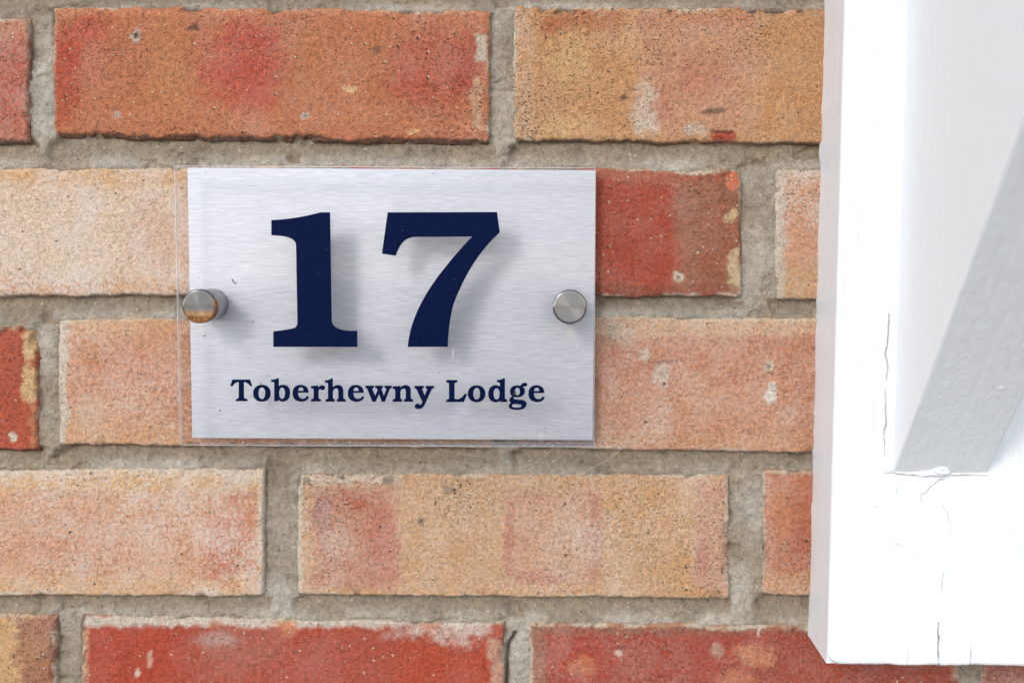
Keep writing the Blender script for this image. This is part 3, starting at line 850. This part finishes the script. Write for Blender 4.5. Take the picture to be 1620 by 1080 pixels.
# standoff fixings
def lathe(profile, n=64):
    """profile (radius, out) pairs in metres turned about y"""
    V = []; Q = []
    m = len(profile)
    for i in range(n):
        a = 2 * math.pi * i / n
        for r, o in profile:
            V.append((r * math.cos(a), -o, r * math.sin(a)))
    for i in range(n):
        j = (i + 1) % n
        for k in range(m - 1):
            Q.append((i * m + k, i * m + k + 1, j * m + k + 1, j * m + k))
    return V, Q
for cx, cy, rust in ((314.5, 484.5, True), (901.5, 485.5, False)):
    p = W(cx, cy, CAP_FRONT)
    st = bpy.data.objects.new('standoff', None); scene.collection.objects.link(st); st.parent = sign
    st.empty_display_size = 0.01
    st.location = Vector((p.x, -PL_FRONT * MM, p.z)) - S0
    R = 0.00805; o0 = AC_FRONT * MM + 0.0001 - PL_FRONT * MM; o1 = CAP_FRONT * MM - PL_FRONT * MM
    prof = [(0.003, o0), (R - 0.0002, o0), (R, o0 + 0.0002), (R, o1 - 0.0006), (R - 0.00012, o1 - 0.0003), (R - 0.0004, o1 - 0.00008), (R - 0.0007, o1)]
    prof += [(r, o1) for r in np.linspace(R - 0.0012, 0.00002, 8)]
    me = make_mesh('cap', *lathe(prof)); smooth(me)
    cap = link('cap', me, M_RUST if rust else M_STEEL, st)
    if rust:
        cap['label'] = 'left steel cap stained by orange rust along its lower rim'
    me2 = make_mesh('barrel', *lathe([(0.0, 0.00003), (0.0076, 0.00003), (0.0076, (AC_BACK - PL_FRONT) * MM - 0.0004), (0.0072, (AC_BACK - PL_FRONT) * MM - 0.00005), (0.0, (AC_BACK - PL_FRONT) * MM - 0.00005)]))
    link('barrel', me2, M_BARREL, st)

# ------------------------------------------------------------------ white timber bracket: wall post and brace
POST_T = 44.0
pA = W(1335, 0, POST_T); pB = W(1310, 940, POST_T)
lean = math.atan2(pA.x - pB.x, pA.z - pB.z)
pC = W(1309, 1052, POST_T)
bracket = empty('timber_bracket', (pC.x, 0, Z0 + pC.z), 'white painted timber wall post with angled brace, to the right of the sign', 'bracket', (0, lean, 0))
ROT = Matrix.Rotation(-lean, 4, 'Y')
def B(px, py, out):
    """pixel to bracket-local mm (x across, z up)"""
    q = ROT @ (W(px, py, out) - Vector((pC.x, 0, pC.z)))
    return q.x / MM, q.z / MM

P_W, P_H = 102.0, 372.0
CRACKS = [  # pixel polyline on the post's face, half width mm, depth mm
    ([(1408, 480), (1406, 525), (1402, 560), (1405, 578), (1402, 612), (1401, 640), (1402, 665), (1400, 700), (1401, 722)], 0.24, 1.3),
    ([(1494, 905), (1490, 925), (1488, 955)], 0.13, 0.7),
    ([(1486, 985), (1485, 1005), (1484, 1030), (1488, 1064)], 0.32, 2.2),
    ([(1437, 1030), (1437, 1040), (1436, 1056)], 0.10, 0.7),
    ([(1411, 744), (1418, 750), (1440, 752), (1470, 751), (1500, 753), (1530, 752), (1566, 753)], 0.34, 1.4),
    ([(1536, 1022), (1537, 1040), (1538, 1066)], 0.16, 1.1),
    ([(1495, 759), (1486, 759), (1478, 766), (1470, 772), (1466, 780), (1458, 782), (1459, 796)], 0.20, 0.8),
    ([(1384, 802), (1392, 803), (1402, 802), (1412, 798), (1418, 780), (1421, 772)], 0.16, 0.6),
    ([(1418, 860), (1436, 868), (1460, 868), (1482, 862)], 0.12, 0.5),
    ([(1492, 800), (1502, 822), (1507, 840)], 0.12, 0.5),
]
def build_post():
    step = 0.42
    xs = np.arange(0, P_W + 0.01, step); zs = np.arange(0, P_H + 0.01, step)
    X, Z = np.meshgrid(xs, zs, indexing='ij')
    rec = 0.14 * fbm(X, Z * 0.07, 2.0, 70, 3) + 0.18 * fbm(X, Z * 0.12, 9, 72, 3) + 0.10 * fbm(X, Z, 14, 74, 3)
    # raised rings of the knot under the brace
    kx, kz = B(1452, 838, POST_T)
    rr = np.hypot((X - kx) * 1.25, (Z - kz) * 0.72) + 1.6 * fbm(X, Z, 22, 76)
    rec += 0.11 * np.sin(rr * 1.35) * sstep(36, 12, rr) * np.clip(0.6 + fbm(X, Z, 20, 78), 0, 1)
    dark = np.zeros(X.shape)
    for q, (pl, hw, dep) in enumerate(CRACKS):
        pts = np.array([B(x, y, POST_T) for x, y in pl])
        best = np.full(X.shape, 1e3)
        wx = X + 0.30 * fbm(X, Z, 3.0, 80 + q, 2)
        for (x0, z0), (x1, z1) in zip(pts[:-1], pts[1:]):
            L2 = (x1 - x0) ** 2 + (z1 - z0) ** 2
            t = np.clip(((wx - x0) * (x1 - x0) + (Z - z0) * (z1 - z0)) / L2, 0, 1)
            best = np.minimum(best, np.hypot(wx - x0 - t * (x1 - x0), Z - z0 - t * (z1 - z0)))
        wv = 0.55 * hw * np.clip(1.0 + 0.9 * fbm(X, Z, 9, 84 + q, 3), 0.15, 2.0)
        m = sstep(wv + 0.30, wv * 0.3, best) * sstep(-0.55, 0.05, fbm(X, Z, 14, 86 + q, 3))
        rec += dep * m - 0.12 * sstep(2.2, 0.4, best) * (1 - m)
        dark = np.maximum(dark, m * sstep(0.22, 0.75, wv / hw) * min(1.0, 0.1 + dep * 0.42))
    # rounded painted arrises, ragged bottom
    e = np.minimum(np.minimum(X, P_W - X), Z)
    ecor = np.where((X < 6) & (Z < 6), 6 - np.hypot(6 - np.minimum(X, 6), 6 - np.minimum(Z, 6)), e)
    r = 2.2 + 0.5 * fbm(X, Z, 18, 90)
    ee = np.clip(ecor, 0, None)
    rec += np.where(ee < r, r - np.sqrt(np.clip(r * r - (r - ee) ** 2, 0, None)), 0)
    Zr = Z + sstep(5, 0, Z) * (0.7 * fbm(X, Z * 0, 13, 92, 4) + 0.2 * np.sin(X * 0.1))
    def pad(A):
        return np.pad(A, ((3, 3), (3, 0)) + ((0, 0),) * (A.ndim - 2), mode='edge')
    X, Zr, rec, dark, Zp = map(pad, (X, Zr, rec, dark, Z))
    nx, nz = X.shape
    I, J = np.meshgrid(np.arange(nx), np.arange(nz), indexing='ij')
    ring = np.minimum(np.minimum(I, nx - 1 - I), J)
    # side faces: two intermediate rings, then the wall, with a wavering scribed edge of paint at the wall
    Y = POST_T - rec
    Y = np.where(ring == 2, np.minimum(Y, POST_T - 3.0), Y)
    Y = np.where(ring == 1, 3.0, Y)
    Y = np.where(ring == 0, -2.0, Y)
    lip = np.clip(0.25 + 0.9 * fbm(Zp, Zp * 0, 10, 94, 4), 0, 1.6)
    X = np.where((ring <= 1) & (I < 3), X - np.where(ring == 1, lip * 0.45, lip), X)
    C = np.ones(X.shape + (3,)) * np.array((0.72, 0.722, 0.732))
    C = C * (1 - dark[..., None] * 0.78) + np.array((0.035, 0.03, 0.028)) * dark[..., None] * 0.78
    Vt = np.stack([X * MM, -Y * MM, Zr * MM], -1).reshape(-1, 3)
    me = make_mesh('post', Vt, grid_quads(nx, nz))
    smooth(me)
    set_color(me, 'Col', C.reshape(-1, 3))
    link('post', me, M_PAINT, bracket)
build_post()

def build_brace():
    x0, zb = B(1413, 742, POST_T); x1, zb2 = B(1563, 751, POST_T)
    zb = (zb + zb2) / 2
    w = x1 - x0
    ang = math.radians(45.0)
    L, Dp = 330.0, 165.0                       # length along the slope, depth square to it
    # underside grid: s along the slope, x across
    step = 0.6
    xs = np.linspace(0, w, int(w / step)); ss = np.arange(0, L + .01, step)
    X, S = np.meshgrid(xs, ss, indexing='ij')
    h = 0.10 * fbm(X, S * 0.12, 2.4, 100, 3) + 0.05 * fbm(X, S * 0.3, 13, 102, 3)
    h += 0.45 * np.exp(-((X - w * .75) ** 2 + (S - 62) ** 2) / 1.2) - 0.5 * np.exp(-((X - w * .78) ** 2 + (S - 92) ** 2) / 1.4)
    e = np.minimum(X, w - X); r = 0.8
    drop = np.where(e < r, r - np.sqrt(np.clip(r * r - (r - e) ** 2, 0, None)), 0)
    hgt = h - drop                              # outward from the underside
    def pad(A):
        return np.pad(A, ((2, 2), (0, 0)), mode='edge')
    X, S, hgt = map(pad, (X, S, hgt))
    I = np.arange(X.shape[0])[:, None] + 0 * S.astype(int)
    ring = np.minimum(I, X.shape[0] - 1 - I)
    d = np.where(ring == 1, 3.0, np.where(ring == 0, Dp, -hgt))    # distance above the underside, square to it
    ca, sa = math.cos(ang), math.sin(ang)
    # start on the post face: shift each line so that its foot is on the plane of the post
    S2 = np.where(S == 0, 0, S)
    Yo = S2 * ca - d * sa
    Zo = S2 * sa + d * ca
    foot = (S == 0)
    Yo2 = np.where(foot, -1.0, Yo); Zo2 = np.where(foot, Zo + (Yo + 1.0) * -1.0 * math.tan(ang), Zo)
    # rows behind the post face slide up along the slope to it
    beh = (~foot) & (Yo < -1.0)
    Zo2 = np.where(beh, Zo + (-1.0 - Yo) * math.tan(ang), Zo2); Yo2 = np.where(beh, -1.0, Yo2)
    Vt = np.stack([(x0 + X) * MM, -(POST_T + Yo2) * MM, (zb + Zo2) * MM], -1).reshape(-1, 3)
    Q = grid_quads(*X.shape)
    me = make_mesh('brace', Vt, Q[:, ::-1])
    smooth(me)
    set_color(me, 'Col', np.ones((len(Vt), 3)) * np.array((0.72, 0.722, 0.732)))
    link('brace', me, M_PAINT, bracket)
    # lump of filler and old paint at the foot of the brace
    def lump(name, px, py, sx, sz, sy, seed):
        lx, lz = B(px, py, POST_T)
        n1, n2 = 40, 22
        V = []
        for i in range(n1):
            for j in range(n2):
                a = 2 * math.pi * i / n1; b = math.pi / 2 * j / (n2 - 1)
                k = 1 + 0.35 * float(fbm(np.array(2 + math.cos(a) * math.cos(b)), np.array(2 + math.sin(a) * math.cos(b) + seed), 0.7, seed, 3))
                V.append((sx * math.cos(a) * math.cos(b) * k, -sy * math.sin(b) * k, sz * math.sin(a) * math.cos(b) * k))
        V = np.array(V) * MM
        Qs = []
        for i in range(n1):
            for j in range(n2 - 1):
                ii = (i + 1) % n1
                Qs.append((i * n2 + j, ii * n2 + j, ii * n2 + j + 1, i * n2 + j + 1))
        me = make_mesh(name, V, Qs); smooth(me)
        set_color(me, 'Col', np.ones((len(V), 3)) * np.array((0.72, 0.722, 0.732)))
        link(name, me, M_PAINT, bracket, (lx * MM, -(POST_T - 0.4) * MM, lz * MM))
    lump('paint_lump', 1472, 748, 8.0, 2.2, 2.6, 110)
    lump('paint_lump', 1490, 741, 4.5, 2.8, 4.2, 114)
    lump('paint_lump', 1404, 742, 4.0, 2.0, 1.2, 118)
build_brace()

# ------------------------------------------------------------------ small things
def tube(pts, r, n=5):
    V = []; Q = []
    for i, p in enumerate(pts):
        a = pts[max(i - 1, 0)]; b = pts[min(i + 1, len(pts) - 1)]
        t = (b - a).normalized()
        u = t.cross(Vector((0.3, 1, 0.2))).normalized(); w = t.cross(u)
        for k in range(n):
            q = 2 * math.pi * k / n
            V.append(p + (u * math.cos(q) + w * math.sin(q)) * r)
    for i in range(len(pts) - 1):
        for k in range(n):
            j = (k + 1) % n
            Q.append((i * n + k, i * n + j, (i + 1) * n + j, (i + 1) * n + k))
    return V, Q
def curve_pts(px, n=14):
    ps = [W(*p) for p in px]
    out = []
    for i in range(len(ps) - 1):
        p0 = ps[max(i - 1, 0)]; p1 = ps[i]; p2 = ps[i + 1]; p3 = ps[min(i + 2, len(ps) - 1)]
        for k in range(n):
            t = k / n
            out.append(0.5 * ((2 * p1) + (p2 - p0) * t + (2 * p0 - 5 * p1 + 4 * p2 - p3) * t * t + (3 * p1 - p0 - 3 * p2 + p3) * t ** 3))
    out.append(ps[-1])
    return out
WEB = [[(940, 700, 22), (942, 716, 14), (956, 728, 8), (970, 722, 5), (986, 706, 1), (992, 694, 0)],
       [(918, 752, 1), (936, 740, 2), (958, 728, 4), (982, 708, 2)],
       [(884, 709, 21), (892, 716, 16), (878, 728, 6), (866, 738, 2)], [(874, 709, 21), (889, 716, 16), (898, 708, 20)],
       [(690, 708, 22), (730, 718, 12), (760, 722, 4)], [(820, 728, 2), (836, 735, 2), (860, 722, 6), (872, 710, 20)],
       [(640, 700, 12), (660, 712, 14), (668, 722, 3)]]
VV = []; QQ = []
for pl in WEB:
    v, q = tube(curve_pts(pl), 0.00007)
    k = len(VV); VV += v; QQ += [tuple(a + k for a in f) for f in q]
c0 = W(940, 720, 10)
me = make_mesh('cobweb', [tuple(v - c0) for v in VV], QQ); smooth(me)
web = link('cobweb', me, plain('spider_silk', (0.62, 0.58, 0.52), 0.6), None, (c0.x, c0.y, c0.z + Z0))
web['label'] = 'pale cobweb strands hanging below the lower right corner of the sign'
web['category'] = 'cobweb'
web['kind'] = 'stuff'

# specks of dirt and dried drops on the acrylic
random.seed(5)
def specks(name, items, out, mat, thick=0.00006):
    VV = []; FF = []
    for cx, cy, rx, ry, ang in items:
        n = 9; k = len(VV)
        for i in range(n):
            a = 2 * math.pi * i / n
            q = 1 + random.uniform(-.3, .3)
            x, y = rx * math.cos(a) * q, ry * math.sin(a) * q
            VV.append(W(cx + x * math.cos(ang) - y * math.sin(ang), cy + x * math.sin(ang) + y * math.cos(ang), out) - Vector((ac.x, 0, ac.z)))
        FF.append(tuple(range(k, k + n))[::-1])
    me = bpy.data.meshes.new(name); me.from_pydata([tuple(v) for v in VV], [], FF); me.update()
    o = link(name, me, mat, panel)
    o['kind'] = 'stuff'
    return o
dirt = [(369, 446, 4.5, 1.1, 1.0), (373, 449, 2.5, .8, -.6), (324, 532, 2.4, .8, -.4), (314, 440, 1.3, .7, 0), (413, 607, 1.2, 1.2, 0), (815, 621, 2.3, 3.0, .3), (862, 676, 1.1, 1.1, 0), (864, 683, 1.4, .9, .4),
        (684, 274, 1.0, 1.0, 0), (894, 290, .8, .8, 0), (325, 274, 1.1, .9, 0), (421, 332, .8, .8, 0), (349, 650, 1.5, 1.1, .5), (400, 510, .7, 3, .1)]
for _ in range(60):
    dirt.append((random.uniform(300, 935), random.uniform(270, 700), random.uniform(.4, .9), random.uniform(.35, .7), random.uniform(0, 3)))
specks('dirt_speck', dirt, AC_FRONT + 0.2, plain('dirt', (0.05, 0.045, 0.04), 0.9))
pale = [(717, 558, .5, 8, -.02), (538, 556, .7, 2, 0), (730, 481, 1.2, .7, .4), (913, 547, 1.8, 1.6, 0)]
for _ in range(14):
    pale.append((random.uniform(430, 780), random.uniform(340, 545), random.uniform(.2, .45), random.uniform(.2, .4), 0))
for _ in range(50):
    pale.append((random.uniform(310, 938), random.uniform(698, 706), random.uniform(.4, 1.5), random.uniform(.3, .6), random.uniform(-.6, .6)))
specks('dust_speck', pale, AC_FRONT + 0.25, plain('pale_dust', (0.55, 0.54, 0.53), 0.9))
n = N('dried_drop')
t = n.new('ShaderNodeBsdfTransparent'); d = n.new('ShaderNodeBsdfDiffuse'); d.inputs[0].default_value = (0.62, 0.55, 0.42, 1)
m = n.new('ShaderNodeMixShader'); m.inputs[0].default_value = 0.13
n.put(m.inputs[1], t.outputs[0]); n.put(m.inputs[2], d.outputs[0]); n.put(n.out.inputs[0], m.outputs[0])
specks('dried_drop', [(856, 690, 6.5, 8, 0), (600, 288, 6, 5, .5), (904, 524, 8, 10, .2), (317, 520, 9, 5, 0), (322, 524, 2.5, 16, 0)], AC_FRONT + 0.15, n.m)

# grime along the panel's lower and right margin, darkened to paint the plate's shadow
n = N('grime_and_shade')
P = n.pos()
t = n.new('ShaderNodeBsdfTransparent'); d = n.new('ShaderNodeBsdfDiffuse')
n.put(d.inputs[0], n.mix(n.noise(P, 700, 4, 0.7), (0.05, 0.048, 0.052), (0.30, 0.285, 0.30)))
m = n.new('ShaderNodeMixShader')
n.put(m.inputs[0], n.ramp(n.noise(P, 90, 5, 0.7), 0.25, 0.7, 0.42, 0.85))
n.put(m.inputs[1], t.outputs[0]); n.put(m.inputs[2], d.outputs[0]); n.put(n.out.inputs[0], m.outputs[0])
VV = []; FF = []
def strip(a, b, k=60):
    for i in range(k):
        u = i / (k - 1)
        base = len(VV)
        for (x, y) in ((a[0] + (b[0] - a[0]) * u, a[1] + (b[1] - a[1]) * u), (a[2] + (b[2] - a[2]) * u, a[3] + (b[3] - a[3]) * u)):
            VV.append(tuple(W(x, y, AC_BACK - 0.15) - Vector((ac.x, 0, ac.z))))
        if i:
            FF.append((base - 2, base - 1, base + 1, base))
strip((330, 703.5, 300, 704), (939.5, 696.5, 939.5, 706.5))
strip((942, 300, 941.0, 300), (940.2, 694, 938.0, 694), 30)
me = bpy.data.meshes.new('grime_shade_film'); me.from_pydata(VV, [], FF); me.update()
g = link('grime_shade_film', me, n.m, panel)
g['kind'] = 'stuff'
